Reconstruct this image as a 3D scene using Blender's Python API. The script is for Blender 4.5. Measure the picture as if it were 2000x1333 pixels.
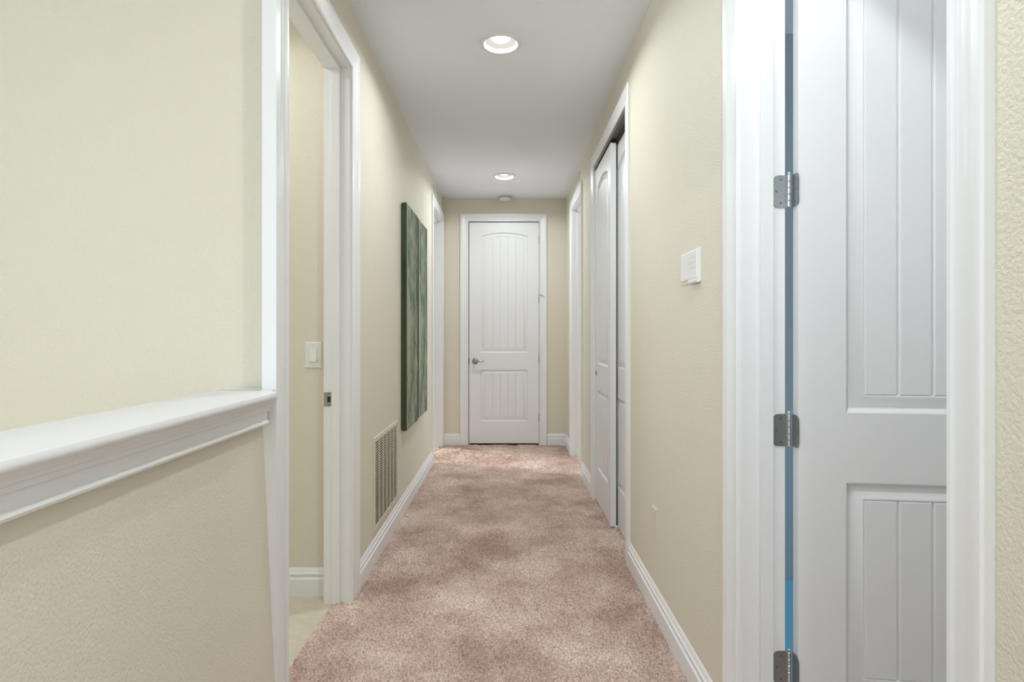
import bpy, bmesh, math, random
import numpy as np
from mathutils import Vector, Matrix
random.seed(4); np.random.seed(4)
S = bpy.context.scene
C = S.collection
for o in list(bpy.data.objects): bpy.data.objects.remove(o)

# ------------------------------------------------------------------ camera
CZ = 1.231
cam_d = bpy.data.cameras.new('camera'); cam = bpy.data.objects.new('camera', cam_d); C.objects.link(cam)
cam.location = (0, 0, CZ); cam.rotation_euler = (math.radians(90), 0, 0)
cam_d.sensor_width = 36; cam_d.lens = 20.0; cam_d.shift_x = .004; cam_d.shift_y = -.00625
cam_d.clip_start = .02
S.camera = cam
# ------------------------------------------------------------------ world (daylight seen through the windows)
W = bpy.data.worlds.new('daylight'); S.world = W; W.use_nodes = True
bg = W.node_tree.nodes['Background']; bg.inputs[0].default_value = (.86, .945, 1.0, 1); bg.inputs[1].default_value = 2.5
# ------------------------------------------------------------------ hazy low sun, enters the far left room
sun_d = bpy.data.lights.new('sun', 'SUN'); sun_d.energy = 2.3; sun_d.angle = math.radians(12); sun_d.color = (1, .96, .9)
sun = bpy.data.objects.new('sun', sun_d); C.objects.link(sun); sun.location = (-6, 8, 5)
sun.rotation_euler = Vector((1, -.36, -.62)).to_track_quat('-Z', 'Y').to_euler()
# ------------------------------------------------------------------ exposure
S.view_settings.view_transform = 'Standard'; S.view_settings.look = 'None'
S.view_settings.gamma = 1; S.view_settings.use_curve_mapping = False
S.view_settings.exposure = 0.3
LAMP_W = 10.0          # watts of each recessed lamp

# ------------------------------------------------------------------ dimensions (metres)
H = 2.74; XL = -.72; XR = .647; YE = 6.30; WT = .12
# ------------------------------------------------------------------ materials
def nodes(name):
    m = bpy.data.materials.new(name); m.use_nodes = True
    nt = m.node_tree; b = nt.nodes['Principled BSDF']; return m, nt, b
def mat(name, col, rough=.5, metal=0, bump=0, bscale=100, detail=2, var=0, vscale=2, spec=.5, bdist=.002):
    m, nt, b = nodes(name)
    b.inputs['Roughness'].default_value = rough; b.inputs['Metallic'].default_value = metal
    b.inputs['Specular IOR Level'].default_value = spec
    tc = nt.nodes.new('ShaderNodeTexCoord')
    n = nt.nodes.new('ShaderNodeTexNoise'); n.inputs['Scale'].default_value = vscale; n.inputs['Detail'].default_value = 3
    nt.links.new(tc.outputs['Object'], n.inputs['Vector'])
    mx = nt.nodes.new('ShaderNodeMix'); mx.data_type = 'RGBA'
    mx.inputs[6].default_value = tuple(c*(1-var) for c in col)+(1,); mx.inputs[7].default_value = tuple(min(1, c*(1+var)) for c in col)+(1,)
    nt.links.new(n.outputs['Fac'], mx.inputs[0]); nt.links.new(mx.outputs[2], b.inputs['Base Color'])
    if bump:
        n2 = nt.nodes.new('ShaderNodeTexNoise'); n2.inputs['Scale'].default_value = bscale; n2.inputs['Detail'].default_value = detail
        nt.links.new(tc.outputs['Object'], n2.inputs['Vector'])
        bp = nt.nodes.new('ShaderNodeBump'); bp.inputs['Strength'].default_value = bump; bp.inputs['Distance'].default_value = bdist
        nt.links.new(n2.outputs['Fac'], bp.inputs['Height']); nt.links.new(bp.outputs[0], b.inputs['Normal'])
    return m
M = {}
M['wall'] = mat('cream_wall_paint', (.755, .712, .598), .6, bump=.85, bscale=150, var=.015, spec=.3, bdist=.0026)
M['ceiling'] = mat('ceiling_paint', (.86, .89, .94), .8, bump=.8, bscale=70, var=.01, spec=.2)
M['trim'] = mat('white_trim_paint', (.86, .865, .88), .32, var=.01)
M['door'] = mat('white_door_paint', (.84, .845, .86), .38, bump=.05, bscale=300, var=.01)
M['plastic'] = mat('white_plastic', (.82, .82, .81), .35)
M['almond'] = mat('almond_plastic', (.72, .67, .54), .4)
M['grille'] = mat('cream_metal_grille', (.70, .65, .53), .45)
M['dark'] = mat('dark_duct', (.035, .032, .028), .9)
M['steel'] = mat('satin_steel', (.36, .38, .39), .36, .9, var=.08, vscale=60)
M['pin'] = mat('bright_steel', (.75, .77, .80), .2, 1)
M['screw'] = mat('screw_head', (.20, .21, .22), .4, .8)
M['bronze'] = mat('track_bronze', (.16, .13, .11), .5, .5)
M['nickel'] = mat('dark_nickel', (.30, .30, .30), .28, 1)
M['blue'] = mat('daylight_tint_wall', (.46, .55, .62), .7)  # blue of the window daylight is put into this wall colour
M['daylight_floor'] = mat('daylight_tint_floor', (.22, .60, .85), .9)  # same daylight blue put into the floor colour behind the open door
M['cream_floor'] = mat('cream_carpet', (.66, .60, .47), .95, bump=.8, bscale=160, var=.12, vscale=30, bdist=.006)
M['detector'] = mat('detector_plastic', (.72, .71, .66), .45)
def emis(name, col, s):
    m, nt, b = nodes(name); b.inputs['Base Color'].default_value = (*col, 1)
    b.inputs['Emission Color'].default_value = (*col, 1); b.inputs['Emission Strength'].default_value = s; return m
M['bulb'] = emis('frosted_bulb', (1, .97, .94), 2.5)
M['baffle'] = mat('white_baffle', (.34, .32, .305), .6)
def carpet_mat():
    m, nt, b = nodes('brown_carpet'); b.inputs['Roughness'].default_value = 1; b.inputs['Specular IOR Level'].default_value = .1
    tc = nt.nodes.new('ShaderNodeTexCoord')
    def noise(sc, det, rough=.5, mapping=None):
        n = nt.nodes.new('ShaderNodeTexNoise'); n.inputs['Scale'].default_value = sc; n.inputs['Detail'].default_value = det; n.inputs['Roughness'].default_value = rough
        if mapping:
            mp = nt.nodes.new('ShaderNodeMapping'); mp.inputs['Scale'].default_value = mapping
            nt.links.new(tc.outputs['Object'], mp.inputs[0]); nt.links.new(mp.outputs[0], n.inputs['Vector'])
        else: nt.links.new(tc.outputs['Object'], n.inputs['Vector'])
        return n
    big = noise(2.6, 4, .6, (1.0, 1.0, 1)); fine = noise(120, 4, .75)
    r1 = nt.nodes.new('ShaderNodeValToRGB'); r1.color_ramp.elements[0].position = .36; r1.color_ramp.elements[1].position = .66
    r1.color_ramp.elements[0].color = (.46, .325, .27, 1); r1.color_ramp.elements[1].color = (.74, .59, .51, 1)
    nt.links.new(big.outputs['Fac'], r1.inputs[0])
    r2 = nt.nodes.new('ShaderNodeValToRGB'); r2.color_ramp.elements[0].position = .35; r2.color_ramp.elements[1].position = .6
    r2.color_ramp.elements[0].color = (.50, .47, .45, 1); r2.color_ramp.elements[1].color = (1.25, 1.25, 1.25, 1)
    nt.links.new(fine.outputs['Fac'], r2.inputs[0])
    mx = nt.nodes.new('ShaderNodeMix'); mx.data_type = 'RGBA'; mx.blend_type = 'MULTIPLY'; mx.inputs[0].default_value = 1
    nt.links.new(r1.outputs[0], mx.inputs[6]); nt.links.new(r2.outputs[0], mx.inputs[7]); nt.links.new(mx.outputs[2], b.inputs['Base Color'])
    return m
M['carpet'] = carpet_mat()
def canvas_mat(name, seed, lo, hi):
    m, nt, b = nodes(name); b.inputs['Roughness'].default_value = .7
    tc = nt.nodes.new('ShaderNodeTexCoord'); mp = nt.nodes.new('ShaderNodeMapping')
    mp.inputs['Scale'].default_value = (4.5, 4.5, 1.7); mp.inputs['Location'].default_value = (seed, seed*2, seed)
    nt.links.new(tc.outputs['Object'], mp.inputs[0])
    n = nt.nodes.new('ShaderNodeTexNoise'); n.inputs['Scale'].default_value = 1; n.inputs['Detail'].default_value = 10; n.inputs['Roughness'].default_value = .74
    nt.links.new(mp.outputs[0], n.inputs['Vector'])
    r = nt.nodes.new('ShaderNodeValToRGB'); e = r.color_ramp.elements
    e[0].position = .42; e[0].color = (*lo, 1); e[1].position = .58; e[1].color = (*hi, 1)
    k = r.color_ramp.elements.new(.49); k.color = tuple((a*.55+c*.45) for a, c in zip(lo, hi))+(1,)
    sp = nt.nodes.new('ShaderNodeSeparateXYZ'); nt.links.new(tc.outputs['Object'], sp.inputs[0])
    ma = nt.nodes.new('ShaderNodeMath'); ma.operation = 'MULTIPLY_ADD'; ma.inputs[1].default_value = -.26; nt.links.new(sp.outputs[0], ma.inputs[0]); nt.links.new(n.outputs['Fac'], ma.inputs[2])
    nt.links.new(ma.outputs[0], r.inputs[0]); nt.links.new(r.outputs[0], b.inputs['Base Color'])
    return m
M['canvas'] = canvas_mat('green_painted_canvas', 3.1, (.035, .075, .05), (.36, .38, .28))
M['canvas_side'] = canvas_mat('dark_green_canvas_edge', 5.7, (.010, .020, .007), (.04, .06, .025))
M['wood'] = mat('raw_wood_stretcher', (.10, .08, .05), .8)

# ------------------------------------------------------------------ mesh helpers
class MB:
    def __init__(s): s.v = []; s.f = []; s.mi = []
    def add(s, vs, fs, mi=0):
        n = len(s.v); s.v += [tuple(v) for v in vs]; s.f += [tuple(i+n for i in f) for f in fs]; s.mi += [mi]*len(fs); return s
    def box(s, x0, x1, y0, y1, z0, z1, mi=0):
        return s.add([(x0,y0,z0),(x1,y0,z0),(x1,y1,z0),(x0,y1,z0),(x0,y0,z1),(x1,y0,z1),(x1,y1,z1),(x0,y1,z1)],
              [(0,3,2,1),(4,5,6,7),(0,1,5,4),(1,2,6,5),(2,3,7,6),(3,0,4,7)], mi)
    def cbox(s, x0, x1, y0, y1, z0, z1, c=.002, mi=0):
        """box whose -y (front) edges are chamfered"""
        lo = [(x0,y1,z0),(x1,y1,z0),(x1,y1,z1),(x0,y1,z1)]
        md = [(x0,y0+c,z0),(x1,y0+c,z0),(x1,y0+c,z1),(x0,y0+c,z1)]
        fr = [(x0+c,y0,z0+c),(x1-c,y0,z0+c),(x1-c,y0,z1-c),(x0+c,y0,z1-c)]
        F = [(3,2,1,0),(8,9,10,11)]
        for k in range(4):
            j = (k+1) % 4; F += [(k,j,4+j,4+k),(4+k,4+j,8+j,8+k)]
        return s.add(lo+md+fr, F, mi)
    def loft(s, loops, cap0=False, cap1=False, closed=True, mi=0):
        n = len(loops[0]); V = [p for l in loops for p in l]; F = []
        for i in range(len(loops)-1):
            for k in range(n if closed else n-1):
                j = (k+1) % n; F.append((i*n+k, i*n+j, (i+1)*n+j, (i+1)*n+k))
        if cap0: F.append(tuple(range(n))[::-1])
        if cap1: F.append(tuple((len(loops)-1)*n+k for k in range(n)))
        return s.add(V, F, mi)
    def lathe(s, prof, c=(0,0,0), axis='z', n=32, cap=False, mi=0):
        loops = []
        for r, h in prof:
            l = []
            for k in range(n):
                a = 2*math.pi*k/n; u, v = r*math.cos(a), r*math.sin(a)
                p = {'z': (u, v, h), 'y': (u, h, v), 'x': (h, u, v)}[axis]
                l.append((p[0]+c[0], p[1]+c[1], p[2]+c[2]))
            loops.append(l)
        return s.loft(loops, cap, cap, mi=mi)
    def tube(s, pts, r, n=10):
        loops = []
        for i, p in enumerate(pts):
            p = Vector(p); a = Vector(pts[max(i-1, 0)]); b = Vector(pts[min(i+1, len(pts)-1)])
            d = (b-a).normalized(); u = d.cross(Vector((0,0,1)) if abs(d.z) < .9 else Vector((1,0,0))).normalized(); w = d.cross(u)
            rr = r[i] if isinstance(r, (list, tuple)) else r
            loops.append([tuple(p+u*rr*math.cos(2*math.pi*k/n)+w*rr*math.sin(2*math.pi*k/n)) for k in range(n)])
        return s.loft(loops, True, True)
    def build(s, name, m, parent=None, smooth=False, off=True):
        me = bpy.data.meshes.new(name); vs = s.v
        if parent is not None and off == 'world':
            L = parent.location; vs = [(a-L.x, b-L.y, c-L.z) for a, b, c in vs]
        me.from_pydata(vs, [], s.f)
        for mm in (m if isinstance(m, list) else [m]): me.materials.append(M[mm])
        me.polygons.foreach_set('material_index', s.mi)
        bm = bmesh.new(); bm.from_mesh(me); bmesh.ops.recalc_face_normals(bm, faces=bm.faces); bm.to_mesh(me); bm.free()
        if smooth:
            me.polygons.foreach_set('use_smooth', [True]*len(me.polygons))
            me.set_sharp_from_angle(angle=math.radians(35))
        o = bpy.data.objects.new(name, me); C.objects.link(o)
        if parent is not None: o.parent = parent
        return o
def tag(o, label, cat=None, group=None, kind=None):
    o['label'] = label
    if cat: o['category'] = cat
    if group: o['group'] = group
    if kind: o['kind'] = kind
    return o
def empty(name, loc, rz=0):
    o = bpy.data.objects.new(name, None); C.objects.link(o); o.location = loc; o.rotation_euler = (0, 0, rz)
    o.empty_display_size = .1; return o
def struct(name, mb, m, label, cat, smooth=False):
    return tag(mb.build(name, m, None, smooth), label, cat, kind='structure')
def copy_part(o, parent, loc=None):
    c = o.copy(); C.objects.link(c); c.parent = parent
    if loc is not None: c.location = loc
    return c
R90 = math.pi/2

def wall_mesh(axis, a0, a1, t0, t1, z0, z1, openings):
    """axis 'y': runs along Y between a0..a1, X thickness t0..t1; openings (s0,s1,zb,zt)"""
    mb = MB()
    def bx(s0, s1, zb, zt):
        if s1-s0 < 1e-5 or zt-zb < 1e-5: return
        if axis == 'y': mb.box(t0, t1, s0, s1, zb, zt)
        else: mb.box(s0, s1, t0, t1, zb, zt)
    p = a0
    for s0, s1, zb, zt in sorted(openings):
        bx(p, s0, z0, z1); bx(s0, s1, z0, zb); bx(s0, s1, zt, z1); p = s1
    bx(p, a1, z0, z1); return mb

# ================================================================== THE SETTING
J = .018     # jamb board
# clear openings (jamb face to jamb face)
R1 = (.831, 1.575, 2.455); R2 = (3.095, 4.235, 2.475); R3 = (5.005, 5.705, 2.475)
L1 = (1.849, 2.595, 2.45); L2 = (5.455, 6.19, 2.465); E1 = (-.437, .347, 2.484)
op = lambda o: (o[0]-J, o[1]+J, 0, o[2]+J)
# floors
struct('floor', MB().box(-.80, XR+WT, -3.2, 7.7, -.12, 0).box(-3.6, -.80, 4.9, 8, -.12, 0).box(XR+WT, 3.6, 2.95, 8, -.12, 0).box(XR+WT, 3.6, -1.2, 1.6, -.12, 0), 'carpet', 'brown carpeted floor of the long hallway', 'floor')
struct('floor', MB().box(-2.7, -.80, 1.77, 2.80, -.12, .002), 'cream_floor', 'cream carpeted floor inside the doorway with the light switch', 'floor')
struct('floor', MB().box(XR+WT, 3.6, 1.6, 2.95, -.12, .002), 'daylight_floor', 'floor with blue daylight put into its colour, glimpsed through the hinge gap of the open door', 'floor')
struct('floor', MB().box(-2.7, -.80, -3.2, 1.77, -2.82, -2.7), 'cream_floor', 'lower stairwell floor hidden below the half wall', 'floor')
# carpet pile as displaced tufts
def pile():
    def grid(y0, y1, st):
        xs = np.arange(-.80, .725, st); ys = np.arange(y0, y1+st, st)
        h = np.random.rand(len(ys), len(xs))
        h2 = (h+np.roll(h,1,0)+np.roll(h,1,1)+np.roll(np.roll(h,1,0),1,1))/4
        q = np.random.rand(len(ys)//4+2, len(xs)//4+2); q = np.kron(q, np.ones((4,4)))[:len(ys), :len(xs)]
        q = sum(np.roll(np.roll(q, a, 0), b, 1) for a in range(4) for b in range(4))/16
        z = .0+.015*(.30*h+.45*h2+1.1*(q-.5)+.15)
        z[0] = z[-1] = -.003; z[1] *= .5; z[-2] *= .5
        X, Y = np.meshgrid(xs, ys)
        X = X+(np.random.rand(*X.shape)-.5)*st*.7; Y = Y+(np.random.rand(*Y.shape)-.5)*st*.7
        v = np.stack([X, Y, z], -1).reshape(-1, 3); n = len(xs)
        i = (np.arange(len(ys)-1)[:, None]*n+np.arange(n-1)[None]).reshape(-1)
        return v, np.stack([i, i+1, i+n+1, i+n], -1)
    v1, f1 = grid(1.3, 3.4, .0042); v2, f2 = grid(3.36, YE+.012, .0075)
    v = np.concatenate([v1, v2]); f = np.concatenate([f1, f2+len(v1)])
    me = bpy.data.meshes.new('carpet_pile')
    me.vertices.add(len(v)); me.vertices.foreach_set('co', v.ravel().astype(np.float32))
    me.loops.add(f.size); me.loops.foreach_set('vertex_index', f.ravel().astype(np.int32))
    me.polygons.add(len(f)); me.polygons.foreach_set('loop_start', (np.arange(len(f))*4).astype(np.int32))
    me.update(calc_edges=True); me.validate()
    me.materials.append(M['carpet'])
    o = bpy.data.objects.new('carpet_pile', me); C.objects.link(o)
    tag(o, 'short brown carpet pile covering the hallway floor', 'carpet', kind='stuff')
pile()

# hallway walls
struct('wall_left', wall_mesh('y', 1.77, YE+WT, XL-WT, XL, 0, H, [op(L1), op(L2)]), 'wall', 'cream textured left wall with green paintings and return grille', 'wall')
struct('wall_right', wall_mesh('y', -3.2, YE+WT, XR, XR+WT, 0, H, [op(R1), op(R2), op(R3)]), 'wall', 'cream textured right wall with thermostat and closet opening', 'wall')
struct('wall_end', wall_mesh('x', XL-WT, XR+WT, YE, YE+WT, 0, H, [op(E1)]), 'wall', 'cream end wall around the closed white door', 'wall')
# stairwell and loft behind the camera
struct('wall_stair', MB().box(-2.7, XL-WT, 1.77, 1.89, -2.7, H), 'wall', 'pale cream stairwell wall beyond the half wall', 'wall')
struct('wall_outer', wall_mesh('y', -3.2, 2.80, -2.82, -2.7, -2.7, H, [(-2.9, .5, .3, 2.55), (1.95, 2.62, .9, 2.3)]), 'wall', 'outer stairwell wall holding tall windows', 'wall')
struct('wall_back', wall_mesh('x', -2.82, XR+WT, -3.32, -3.2, -2.7, H, [(-1.3, .2, .9, 2.2)]), 'wall', 'loft wall with wide window behind the viewer', 'wall')
# little room on the left
struct('wall_switch', MB().box(-2.7, XL-WT, 2.68, 2.80, 0, H), 'wall', 'cream wall carrying the light switch inside left doorway', 'wall')
# far left room, far right room, closet, near right room
struct('wall_far_room', wall_mesh('y', 4.78, 8, -2.52, -2.4, 0, H, [(5.8, 7.5, .2, 2.5)]).box(-2.4, XL-WT, 4.78, 4.9, 0, H).box(-2.4, XL-WT, 8, 8.12, 0, H).box(XL-WT, XL, YE+WT, 8, 0, H), 'wall', 'side room walls beyond the far left doorway', 'wall')
struct('wall_side_room', wall_mesh('y', -1.3, 4.36, 3.6, 3.72, 0, H, [(1.72, 2.78, .05, 2.3)]).add(*[(lambda m: (m.v, m.f))(wall_mesh('y', 4.36, 8, 2.4, 2.52, 0, H, [(4.7, 7.4, .2, 2.5)]))][0]).add(*[(lambda m: (m.v, m.f))(wall_mesh('x', XR+WT, 3.6, -1.3, -1.2, 0, H, [(1.7, 2.5, 1.5, 2.4)]))][0]).box(XR+WT, 3.6, 4.36, 4.46, 0, H).box(XR+WT, 3.6, 7.9, 8, 0, H).box(XR, XR+WT, YE+WT, 8, 0, H), 'wall', 'side room walls beyond the right doorways', 'wall')  # high window in the unseen near wall is added to light the open door
struct('wall_closet', MB().box(1.4, 1.5, 2.97, 4.36, 0, H), 'wall', 'back wall of the closet behind the sliding doors', 'wall')
struct('wall_daylight_tint', MB().box(XR+WT, 3.6, 2.85, 2.97, 0, H), 'blue', 'room wall with blue daylight put into its colour, glimpsed through the hinge gap', 'wall')
struct('wall_beyond', MB().box(XL, XR, 7.6, 7.7, 0, H), 'wall', 'wall of the room behind the closed end door', 'wall')

# ceiling with round cut-outs for the recessed lamps
LAMPS = [(-.037, 2.941), (-.034, 5.408), (.36, .85), (-.037, -1.993), (-1.45, 2.27), (1.25, .62)]
def ceiling():
    mb = MB(); q = .15
    xs = sorted({-3.72, 3.72} | {round(x+s*q, 5) for x, y in LAMPS for s in (-1, 1)})
    ys = sorted({-3.32, 8.1} | {round(y+s*q, 5) for x, y in LAMPS for s in (-1, 1)})
    for i in range(len(xs)-1):
        for j in range(len(ys)-1):
            cx, cy = (xs[i]+xs[i+1])/2, (ys[j]+ys[j+1])/2
            hit = [l for l in LAMPS if abs(cx-l[0]) < q and abs(cy-l[1]) < q]
            if not hit: mb.add([(xs[i],ys[j],H),(xs[i+1],ys[j],H),(xs[i+1],ys[j+1],H),(xs[i],ys[j+1],H)], [(0,1,2,3)])
    # cells that were skipped: fill around a circle
    for lx, ly in LAMPS:
        cells = [(a, b) for a in range(len(xs)-1) for b in range(len(ys)-1) if abs((xs[a]+xs[a+1])/2-lx) < q and abs((ys[b]+ys[b+1])/2-ly) < q]
        n = 48; out = []; inn = []
        for k in range(n):
            a = 2*math.pi*(k+.5)/n+math.pi/4-math.pi/n; c, s = math.cos(a), math.sin(a); t = q/max(abs(c), abs(s))
            out.append((lx+t*c, ly+t*s, H)); inn.append((lx+.088*c, ly+.088*s, H))
        mb.loft([out, inn])
    o = struct('ceiling', mb, 'ceiling', 'grey white textured hallway ceiling with recessed lamps', 'ceiling')
    me = o.data
    bm = bmesh.new(); bm.from_mesh(me)
    for f in bm.faces:
        if f.normal.z > 0: f.normal_flip()
    bm.to_mesh(me); bm.free()
ceiling()
struct('roof', MB().box(-3.8, 3.8, -3.4, 8.2, H+.16, H+.22), 'ceiling', 'roof deck above the hallway ceiling', 'roof')

# ------------------------------------------------------------------ casings, jambs
PROF = [(0, 0), (0, .009), (.003, .012), (.012, .012), (.016, .0055), (.022, .0055), (.060, .0135), (.072, .018), (.088, .018), (.092, .014), (.092, 0)]
def doorway(name, o, plane, label, w=(.092, .092, .092), stop=None, depth=WT, rev=.005, hinge_side=None):
    """o=(s0,s1,ztop). plane: ('x',X,dir) wall face normal to x facing dir, or ('y',Y,dir)"""
    s0, s1, zt = o; ax, P, d = plane
    def mp(s, z, e): return (P+d*e, s, z) if ax == 'x' else (s, P+d*e, z)
    def bx(mb, sa, sb, za, zb, ea, eb):
        a = mp(sa, za, ea); b = mp(sb, zb, eb)
        return mb.box(min(a[0],b[0]), max(a[0],b[0]), min(a[1],b[1]), max(a[1],b[1]), za, zb)
    root = empty(name, mp((s0+s1)/2, 0, 0)); tag(root, label, 'door trim', kind='structure')
    c0, c1, ct = s0-rev, s1+rev, zt+rev
    def P2(k): return [(u*w[k]/.092, t) for u, t in PROF]
    pl, pt, pr = P2(0), P2(1), P2(2)
    def leg(c, sg, pw):
        lo = [mp(c+sg*u, 0, t) for u, t in pw]; hi = [mp(c+sg*u, ct+v[0], t) for (u, t), v in zip(pw, pt)]
        return MB().loft([lo, hi], True, True)
    leg(c0, -1, pl).build('casing', 'trim', root, True, 'world'); leg(c1, 1, pr).build('casing', 'trim', root, True, 'world')
    MB().loft([[mp(c0-u[0], ct+v, t) for u, (v, t) in zip(pl, pt)], [mp(c1+u[0], ct+v, t) for u, (v, t) in zip(pr, pt)]], True, True).build('casing_head', 'trim', root, True, 'world')
    bx(MB(), s0-J, s0, 0, zt+J, -depth, 0).build('jamb', 'trim', root, off='world')
    bx(MB(), s1, s1+J, 0, zt+J, -depth, 0).build('jamb', 'trim', root, off='world')
    bx(MB(), s0, s1, zt, zt+J, -depth, 0).build('jamb_head', 'trim', root, off='world')
    if stop:
        a, b = stop; t = .011
        bx(MB(), s0, s0+t, 0, zt, -b, -a).build('door_stop', 'trim', root, off='world')
        bx(MB(), s1-t, s1, 0, zt, -b, -a).build('door_stop', 'trim', root, off='world')
        bx(MB(), s0+t, s1-t, zt-t, zt, -b, -a).build('door_stop_head', 'trim', root, off='world')
    return root
t1 = doorway('trim_1', R1, ('x', XR, -1), 'white casing of the nearest right doorway with steel hinges', (.070, .092, .092), (.048, .083))
t2 = doorway('trim_2', L1, ('x', XL, 1), 'white casing of the nearest left doorway beside the half wall', (.112, .095, .108), (.045, .082))
t3 = doorway('trim_3', R2, ('x', XR, -1), 'white casing around the sliding closet doors', (.09, .085, .09))
t4 = doorway('trim_4', R3, ('x', XR, -1), 'white casing of the right doorway nearest the end wall', (.088, .09, .083), (.045, .08))
t5 = doorway('trim_5', L2, ('x', XL, 1), 'white casing of the left doorway beyond the green paintings', (.09, .09, .09), (.045, .08))
t6 = doorway('trim_6', E1, ('y', YE, -1), 'white casing around the closed end door', (.092, .083, .082), (.045, .08), rev=.001)

# strike plate on the far jamb of the near left doorway
def strike():
    y = L1[1]; x0, x1 = XL-.118, XL-.083; zc = .936; rt = t2
    mb = MB(); mb.box(x0, x1, y-.0025, y, zc-.032, zc+.032)
    sp = mb.build('strike_plate', 'steel', rt, off='world'); sp['label'] = 'small steel latch strike plate'
    MB().box((x0+x1)/2-.002, (x0+x1)/2+.012, y-.0032, y-.001, zc-.013, zc+.013).build('latch_hole', 'dark', sp).location = (-rt.location.x, -rt.location.y, -rt.location.z)
    for dz in (-.024, .024):
        s = MB().lathe([(.0035, -.0005), (.003, -.002)], ((x0+x1)/2+.004, y-.002, zc+dz), 'y', 12, True).build('screw', 'screw', sp)
        s.location = (-rt.location.x, -rt.location.y, -rt.location.z)
strike()

# ------------------------------------------------------------------ baseboards
BPROF = [(0, 0), (.016, 0), (.016, .084), (.0095, .090), (.0095, .099), (.013, .102), (.013, .109), (.008, .114), (.006, .128), (.002, .134), (0, .134)]
def baseboard(name, segs, label):
    mb = MB()
    for ax, P, d, a, b in segs:
        lo, hi = [], []
        for t, z in BPROF:
            for l, s in ((lo, a), (hi, b)):
                l.append((P+d*t, s, z) if ax == 'x' else (s, P+d*t, z))
        mb.loft([lo, hi], True, True)
    return struct(name, mb, 'trim', label, 'baseboard', True)
baseboard('baseboard_left', [('x', XL, 1, 2.71, 5.36)], 'white moulded baseboard below the return grille')
baseboard('baseboard_right', [('x', XR, -1, 1.672, 3.002)], 'white moulded baseboard below the thermostat wall')
baseboard('baseboard_right', [('x', XR, -1, 4.327, 4.912)], 'short white baseboard between closet and far right doorway')
baseboard('baseboard_right', [('x', XR, -1, 5.795, YE)], 'tiny white baseboard in the far right corner')
baseboard('baseboard_end', [('y', YE, -1, XL, -.528)], 'short white baseboard left of the end door')
baseboard('baseboard_end', [('y', YE, -1, .433, XR-.014)], 'short white baseboard right of the end door')
baseboard('baseboard_switch', [('y', 2.68, -1, -2.7, XL-WT-.012)], 'white baseboard below the light switch wall')
baseboard('baseboard_near', [('x', XR, -1, -3.2, .757)], 'white baseboard right beside the viewer')

# ------------------------------------------------------------------ half wall, its cap and the white end post
def half_wall():
    mb = MB(); y0, y1 = -1.6, 1.715
    f = lambda z: -.732+(.955-z)*.046 if z < .955 else -.732
    prof = [(-.85, -2.7), (-.684, -2.7), (-.684, -.12), (f(0), -.12), (f(0), 0), (f(.955), .955), (-.732, 1.04), (-.85, 1.04)]
    mb.loft([[(x, y0, z) for x, z in prof], [(x, y1, z) for x, z in prof]], True, True)
    struct('wall_half', mb, 'wall', 'cream textured half wall beside the stairwell', 'half wall')
    root = empty('trim_7', (-.76, 1.6, 1.0)); tag(root, 'white moulded cap on top of the half wall', 'cap rail', kind='structure')
    cap = [(-.874, 1.048), (-.874, 1.058), (-.870, 1.064), (-.865, 1.066), (-.671, 1.066), (-.665, 1.064), (-.661, 1.058), (-.661, 1.053), (-.664, 1.048), (-.668, 1.046)]
    mb = MB().loft([[(x, y0, z) for x, z in cap], [(x, 1.625, z) for x, z in cap], [(min(x, -.668), 1.645, z) for x, z in cap], [(min(x, -.690), 1.664, z) for x, z in cap], [(min(x, -.7), 1.698, z) for x, z in cap]], True, True)
    mb.box(-.874, -.737, 1.69, 1.769, 1.047, 1.066)
    mb.build('cap', 'trim', root, True, 'world')
    ap = [(-.74, 1.047), (-.676, 1.047), (-.678, 1.041), (-.688, 1.034), (-.691, 1.030), (-.695, 1.030), (-.695, 1.022), (-.699, 1.019), (-.702, 1.019), (-.702, 1.009), (-.706, 1.006), (-.709, 1.006), (-.709, .981), (-.705, .978), (-.703, .973), (-.705, .968), (-.709, .966), (-.74, .966)]
    MB().loft([[(x, y0, z) for x, z in ap], [(x, 1.676, z) for x, z in ap]], True, True).build('bed_moulding', 'trim', root, True, 'world')
    struct('trim_8', MB().box(-.735, -.692, 1.70, 1.730, 0, H).box(-.735, -.7195, 1.72, 1.78, 0, H), 'trim', 'narrow white post strip where half wall meets left doorway', 'wall post')
half_wall()

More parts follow.
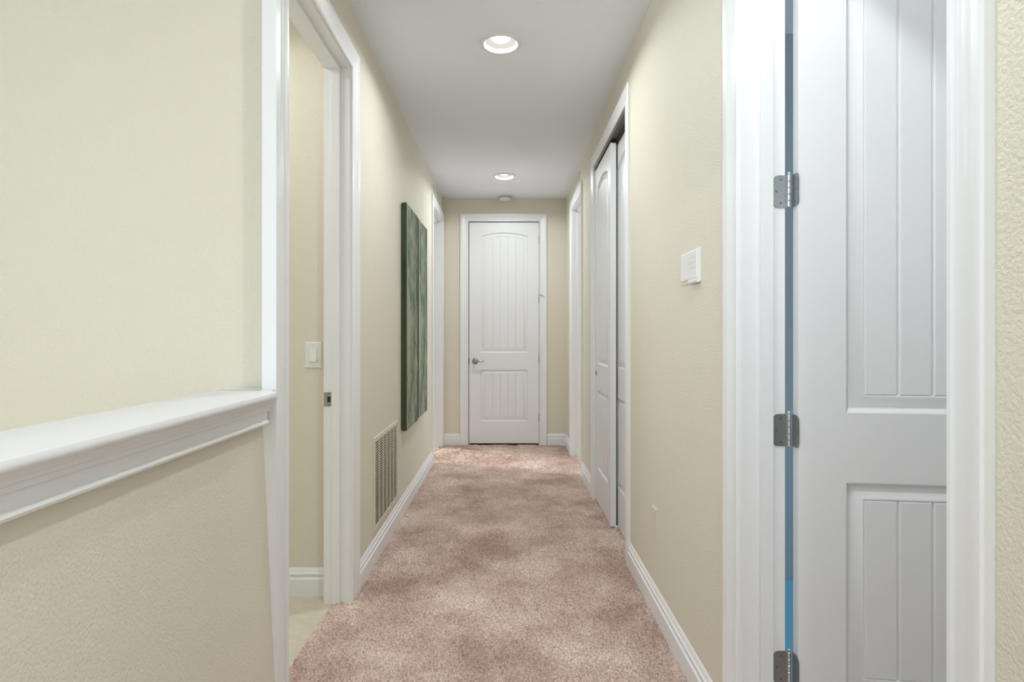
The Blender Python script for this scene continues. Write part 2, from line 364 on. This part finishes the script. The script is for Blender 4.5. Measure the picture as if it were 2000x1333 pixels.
# ------------------------------------------------------------------ panelled doors (front faces -y, hinge edge at x=0)
def outline(x0, x1, z0, z1, rise, d, n=12):
    """closed loop, counter-clockwise, inset d; arched top when rise"""
    xs0, xs1 = x0+d, x1-d
    pts = [(xs0, z0+d), (xs1, z0+d)]
    if rise:
        hw = (x1-x0)/2; R = (hw*hw+rise*rise)/(2*rise); cx, cz = (x0+x1)/2, z1-R
        for k in range(n+1):
            x = xs1+(xs0-xs1)*k/n; pts.append((x, cz+math.sqrt((R-d)**2-(x-cx)**2)))
    else:
        for k in range(n+1): pts.append((xs1+(xs0-xs1)*k/n, z1-d))
    return pts
def arch_z(x, x0, x1, z1, rise, d):
    if not rise: return z1-d
    hw = (x1-x0)/2; R = (hw*hw+rise*rise)/(2*rise); return z1-R+math.sqrt((R-d)**2-(x-(x0+x1)/2)**2)
def make_leaf(root, w, h, th=.035, stile=.122, z_base=0.0, planks=5):
    zb = z_base
    # panels: lower .261-.834, upper 1.021-2.314/2.354
    pan = [(.261-.017, .834-.017, 0), (1.021-.017, h-.108, .042)]
    x0, x1 = stile, w-stile; fd = .016
    mb = MB(); mb.box(0, w, fd, th, 0, h)
    mb.box(0, x0, 0, fd, 0, h).box(x1, w, 0, fd, 0, h)
    mb.box(x0, x1, 0, fd, 0, pan[0][0]).box(x0, x1, 0, fd, pan[0][1], pan[1][0])
    # top rail with arched underside
    n = 12; a = outline(x0, x1, pan[1][0], pan[1][1], pan[1][2], 0)[2:]
    lo = [(x, z) for x, z in a]
    mb.loft([[(x, 0, z) for x, z in lo], [(x, 0, h) for x, z in lo]], closed=False)
    mb.loft([[(x, 0, z) for x, z in lo], [(x, fd, z) for x, z in lo]], closed=False)
    mb.box(x0, x1, .0005, fd, h-.02, h)
    mb.build('leaf', 'door', root)
    for (z0, z1, rise) in pan:
        rings = [(0, 0), (.004, .0025), (.008, .0105), (.011, .0140), (.014, .0145), (.018, .0140), (.040, .0030), (.043, .0022), (.0455, .0030), (.049, .008)]
        mb = MB().loft([[(x, y, z) for x, z in outline(x0, x1, z0, z1, rise, d)] for d, y in rings])
        inn = outline(x0, x1, z0, z1, rise, .048)
        mb.add([(x, .0078, z) for x, z in inn], [tuple(range(len(inn)))])
        pm = mb.build('panel_moulding', 'door', root, True)
        fx0, fx1 = x0+.0475, x1-.0475; pw = (fx1-fx0)/planks; g = .0022
        for k in range(planks):
            a0, a1 = fx0+k*pw+(g if k else 0), fx0+(k+1)*pw-(g if k < planks-1 else 0)
            m = 4; c = .0030
            def loop(i, y):
                l = [(a0+i, y, z0+.0475+i), (a1-i, y, z0+.0475+i)]
                for q in range(m+1):
                    x = a1-i+(a0-a1+2*i)*q/m; l.append((x, y, arch_z(x, x0, x1, z1, rise, .0475+i)))
                return l
            MB().loft([loop(0, .0076), loop(0, .0060), loop(c, .0028)], False, True).build('plank', 'door', pm)
    return root

def hinge(root, x, y, z, plate_l=True, plate_r=True, hh=.089, pin_stop=False, kmat='pin'):
    """knuckle axis at local (x,y); left plate lies against the jamb (faces -y), right plate on the door edge (faces -x)"""
    kn = MB()
    for k in range(5):
        a = z-hh/2+k*hh/5; kn.lathe([(.0050, a+.0006), (.0057, a+.0012), (.0057, a+hh/5-.0012), (.0050, a+hh/5-.0006)], (x, y, 0), 'z', 14, True)
    kn.lathe([(.0030, z+hh/2), (.0045, z+hh/2+.002), (.0045, z+hh/2+.006), (.002, z+hh/2+.009)], (x, y, 0), 'z', 12, True)
    h = kn.build('hinge', kmat, root, True); h['label'] = 'steel butt hinge with round-cornered plates'
    def plate(fn, wd):
        r = .014; pts = []
        for cx, cz, a0 in ((r, -hh/2+r, math.pi), (r, hh/2-r, R90)):
            for k in range(7):
                a = a0+(R90*k/6 if a0 == math.pi else R90-R90*k/6)
                a = (math.pi*1.5-R90*k/6) if a0 == math.pi else (math.pi-R90*k/6)
                pts.append((cx+r*math.cos(a), cz+r*math.sin(a)))
        pts += [(wd, hh/2), (wd, -hh/2)]
        mb = MB().loft([[fn(u, v, 0) for u, v in pts], [fn(u, v, .0016) for u, v in pts]], True, True)
        p = mb.build('hinge_plate', 'steel', h)
        for u, v in ((wd*.52, hh*.36), (wd*.22, 0), (wd*.52, -hh*.36)):
            c = fn(u, v, .0016); cc = fn(u, v, .0006)
            n = 10; l0 = [fn(u+.0034*math.cos(2*math.pi*k/n), v+.0034*math.sin(2*math.pi*k/n), .0012) for k in range(n)]
            l1 = [fn(u+.0026*math.cos(2*math.pi*k/n), v+.0026*math.sin(2*math.pi*k/n), .0024) for k in range(n)]
            MB().loft([l0, l1], False, True).build('screw', 'screw', h)
    if plate_l: plate(lambda u, v, t: (x-.008-.034+u, y+.005-t-.0005, z+v), .040)
    if plate_r: plate(lambda u, v, t: (x+.0105-t, y-.036+u+.001, z+v), .036)
    if pin_stop:
        MB().tube([(x, y, z+hh/2+.004), (x+.02, y-.02, z+hh/2+.004), (x+.045, y-.02, z+hh/2-.006)], .004).build('pin_stop', 'steel', h)
        MB().lathe([(.004, 0), (.008, .002), (.008, .009), (.004, .011)], (x+.048, y-.02, z+hh/2-.02), 'z', 14, True).build('rubber_tip', 'plastic', h)
HZ = [.311, .967, 1.627, 2.287]
# door 1: nearest right, swung open into the near right room
d1 = empty('door_1', (.786, 1.541, .017), math.radians(-7)); tag(d1, 'white panelled door standing open at the near right doorway', 'door', kind='structure')
make_leaf(d1, .765, 2.43)
hr = t1
for z in HZ:
    L = hr.location
    hinge(hr, .7755-L.x, 1.5695-L.y, z-L.z)
# door 2: closed end door
d2 = empty('door_2', (-.428, YE+.004, .026)); tag(d2, 'closed white panelled door at the end of the hallway', 'door', kind='structure')
make_leaf(d2, .771, 2.447)
for z in HZ: hinge(d2, .7735, -.008, z-.03, False, False, pin_stop=(abs(z-1.627) < .01), kmat='steel')
def lever(root, x, z):
    ros = MB().lathe([(.034, 0), (.034, -.004), (.030, -.009), (.018, -.012), (.012, -.014), (.0115, -.045), (.014, -.048), (.014, -.058), (.010, -.062)], (x, 0, z), 'y', 28, True).build('door_handle', 'nickel', root, True)
    ros['label'] = 'dark nickel lever handle on round rosette'
    MB().tube([(x, -.052, z), (x+.03, -.054, z+.002), (x+.06, -.055, z-.003), (x+.088, -.054, z-.001), (x+.100, -.05, z+.002)], [.010, .008, .0075, .0075, .005], 12).build('lever', 'nickel', ros, True)
    MB().box(-.0045, .0015, -.004, .02, z-.028, z+.028).build('latch', 'dark', root)
lever(d2, .065, .912)
# closet doors: far leaf runs in the front track
cd1 = empty('door_3', (.650, 4.232, .014), -R90); tag(cd1, 'front sliding closet door on the right wall, farther leaf', 'door', kind='structure')
make_leaf(cd1, .632, 2.432, .035, .105, planks=4)
MB().lathe([(.022, -.0012), (.020, -.002), (.016, -.0015), (.015, .006)], (.05, 0, .935), 'y', 24, False).build('finger_pull', 'nickel', cd1, True)
MB().lathe([(.001, .004), (.0155, .004)], (.05, -.005, .935), 'y', 20).build('pull_cup', 'dark', cd1)
cd2 = empty('door_4', (.697, 3.735, .014), -R90); tag(cd2, 'rear sliding closet door on the right wall, nearer leaf', 'door', kind='structure')
make_leaf(cd2, .638, 2.432, .035, .105, planks=4)
tr = MB().box(.645, .742, R2[0], R2[1], R2[2]-.006, R2[2]).box(.643, .646, R2[0], R2[1], R2[2]-.022, R2[2]).box(.688, .692, R2[0], R2[1], R2[2]-.024, R2[2]).box(.74, .743, R2[0], R2[1], R2[2]-.024, R2[2]).build('sliding_track', 'bronze', t3, off='world')
MB().box(.676, .700, 3.588, 3.602, .0, .022).build('floor_guide', 'plastic', t3, off='world')

# ================================================================== THINGS
# recessed ceiling lamps
def lamp(x, y, label, first=None, watts=LAMP_W):
    r = empty('recessed_ceiling_light', (x, y, H)); tag(r, label, 'ceiling light', 'recessed lights along the hallway')
    if first is None:
        MB().lathe([(.082, .004), (.083, -.005), (.087, -.010), (.099, -.0105), (.104, -.008), (.105, .001)], n=48).build('trim_ring', 'plastic', r, True)
        MB().lathe([(.0835, -.003), (.080, .010), (.074, .035), (.068, .06), (.062, .085), (.0, .086)], n=48).build('baffle', 'baffle', r, True)
        MB().lathe([(.0, .010), (.022, .011), (.038, .015), (.048, .022), (.052, .031), (.049, .044), (.036, .084)], n=40).build('bulb', 'bulb', r, True)
    else:
        for c in first.children:
            if c.type == 'MESH': copy_part(c, r)
    ld = bpy.data.lights.new('lamp_light', 'AREA'); ld.shape = 'DISK'; ld.size = .075; ld.energy = watts; ld.color = (.925, .975, 1)
    lo = bpy.data.objects.new('lamp_light', ld); C.objects.link(lo); lo.parent = r; lo.location = (0, 0, .0085)
    return r
l1 = lamp(*LAMPS[0], 'large recessed round ceiling light nearer the viewer')
lamp(*LAMPS[1], 'small recessed round ceiling light near the end wall', l1)
lamp(*LAMPS[2], 'recessed round ceiling light above the viewer', l1)
lamp(*LAMPS[3], 'recessed round ceiling light over the loft behind the viewer', l1)
lamp(*LAMPS[4], 'unseen recessed ceiling light added to brighten the small left room', l1, 5.0)  # unseen lamp, added to lift the wall with the light switch
lamp(*LAMPS[5], 'recessed round ceiling light in the room behind the open door', l1, 3.6)
# smoke detector
sd = empty('smoke_detector', (-.03, 6.19, H)); tag(sd, 'round white smoke detector on ceiling near the end wall', 'smoke detector')
MB().lathe([(.078, 0), (.078, -.012), (.074, -.016)], n=40, cap=True).build('mounting_base', 'detector', sd, True)
MB().lathe([(.062, -.012), (.068, -.018), (.066, -.034), (.055, -.045), (.035, -.050), (0.001, -.051)], n=40).build('cover', 'detector', sd, True)
MB().lathe([(.064, -.0165), (.0695, -.0175), (.0695, -.021), (.064, -.022)], n=40).build('vent_slot', 'dark', sd, True)

# paintings
def painting(y0, y1, z0, z1, label, seed):
    r = empty('canvas_painting', (XL, (y0+y1)/2, z0), R90); tag(r, label, 'painting', 'pair of tall green canvases')
    hw = (y1-y0)/2; h = z1-z0
    mb = MB(); mb.cbox(-hw, hw, -.040, -.008, 0, h, .003)
    mb.mi = [1]*len(mb.mi); mb.mi[1] = 0
    o = mb.build('canvas', ['canvas', 'canvas_side'], r)
    # build() recalculates normals but keeps order: face 1 is the front
    st = MB(); st.box(-hw+.006, -hw+.045, -.014, -.001, .006, h-.006).box(hw-.045, hw-.006, -.014, -.001, .006, h-.006).box(-hw+.045, hw-.045, -.014, -.001, .006, .045).box(-hw+.045, hw-.045, -.014, -.001, h-.045, h-.006)
    st.build('stretcher_frame', 'wood', r)
    return r
painting(3.827, 4.303, .582, 2.121, 'nearer tall green abstract canvas on the left wall', 1)
painting(4.336, 4.795, .592, 2.118, 'farther tall green abstract canvas on the left wall', 2)

# air grilles
def grille(loc, rz, w, h, cols, rows, label, name, fr=.03, mname='grille'):
    r = empty(name, loc, rz); tag(r, label, 'vent')
    f = MB()
    def bar(x0, x1, z0, z1, y=-.008): f.cbox(x0, x1, y, 0, z0, z1, .003)
    bar(-w/2, w/2, 0, fr); bar(-w/2, w/2, h-fr, h); bar(-w/2, -w/2+fr, fr, h-fr); bar(w/2-fr, w/2, fr, h-fr)
    f.build('frame', mname, r)
    MB().box(-w/2+.01, w/2-.01, -.0012, 0, .01, h-.01).build('duct_backing', 'dark', r)
    iw, ih = w-2*fr, h-2*fr
    for c in range(1, cols):
        x = -iw/2+iw*c/cols; MB().box(x-.004, x+.004, -.0078, -.001, fr, h-fr).build('divider', mname, r)
    p = ih/rows; sl = None
    for k in range(rows):
        z = fr+p*(k+.5)
        if sl is None:
            a = p*.28; t = p*.42
            mb = MB().add([(-iw/2, -.0074, a-t), (iw/2, -.0074, a-t), (iw/2, -.0074, a), (-iw/2, -.0074, a), (-iw/2, -.0012, -a-t), (iw/2, -.0012, -a-t), (iw/2, -.0012, -a), (-iw/2, -.0012, -a)],
                [(0,1,2,3),(7,6,5,4),(0,4,5,1),(1,5,6,2),(2,6,7,3),(3,7,4,0)])
            sl = mb.build('louvre_slat', mname, r); sl.location = (0, 0, z)
        else: copy_part(sl, r, (0, 0, z))
    return r
grille((XL, 3.361, .165), R90, .65, .512, 6, 32, 'large cream louvred return air grille low on the left wall', 'return_air_grille')
grille((XL, 5.80, 2.585), R90, .62, .10, 3, 6, 'small cream air vent above the far left doorway', 'air_vent', .018)
grille((XR, 5.36, 2.60), -R90, .52, .10, 3, 6, 'small cream air vent above the far right doorway', 'air_vent', .018)

# light switch on the little wall
sw = empty('light_switch', (-.915, 2.68, 1.134)); tag(sw, 'white rocker light switch inside the left doorway', 'light switch')
MB().cbox(-.039, .039, -.006, 0, -.061, .061, .003).build('wall_plate', 'plastic', sw)
mb = MB(); mb.add([(-.017,-.006,-.033),(.017,-.006,-.033),(.017,-.006,.033),(-.017,-.006,.033),(-.016,-.0125,-.031),(.016,-.0125,-.031),(.016,-.0072,.031),(-.016,-.0072,.031)], [(4,5,6,7),(0,1,5,4),(1,2,6,5),(2,3,7,6),(3,0,4,7)])
mb.build('rocker', 'plastic', sw)
MB().box(-.019, .019, -.0064, -.0055, -.035, -.0335).box(-.019, .019, -.0064, -.0055, .0335, .035).box(-.019, -.0175, -.0064, -.0055, -.035, .035).box(.0175, .019, -.0064, -.0055, -.035, .035).build('rocker_gap', 'almond', sw)
for dz in (-.048, .048): MB().lathe([(.0032, -.0055), (.0028, -.0072)], (0, 0, dz), 'y', 12, True).build('screw', 'almond', sw)

# thermostat on the right wall
th = empty('thermostat', (XR, 2.005, 1.468), -R90); tag(th, 'white wall thermostat beside the near right doorway', 'thermostat')
MB().cbox(-.098, .098, -.004, 0, -.056, .058, .002).build('back_plate', 'plastic', th)
MB().cbox(-.092, .088, -.011, -.003, -.046, .054, .004).build('body', 'plastic', th)
for z in (.030, .012, -.006): MB().box(.0, .082, -.0115, -.0105, z-.0012, z+.0012).build('vent_slot', 'almond', th)
MB().cbox(.004, .096, -.015, -.003, -.060, -.046, .003).build('bottom_cover', 'plastic', th)
# outlet plate
ot = empty('blank_wall_plate', (XR, 2.50, .408), -R90); tag(ot, 'cream blank wall plate low on the right wall', 'wall plate')
MB().cbox(-.040, .040, -.006, 0, -.064, .064, .003).build('cover', 'almond', ot)
for dz in (-.042, .042):
    MB().lathe([(.003, -.0055), (.0026, -.0072)], (0, 0, dz), 'y', 12, True).build('screw', 'almond', ot)
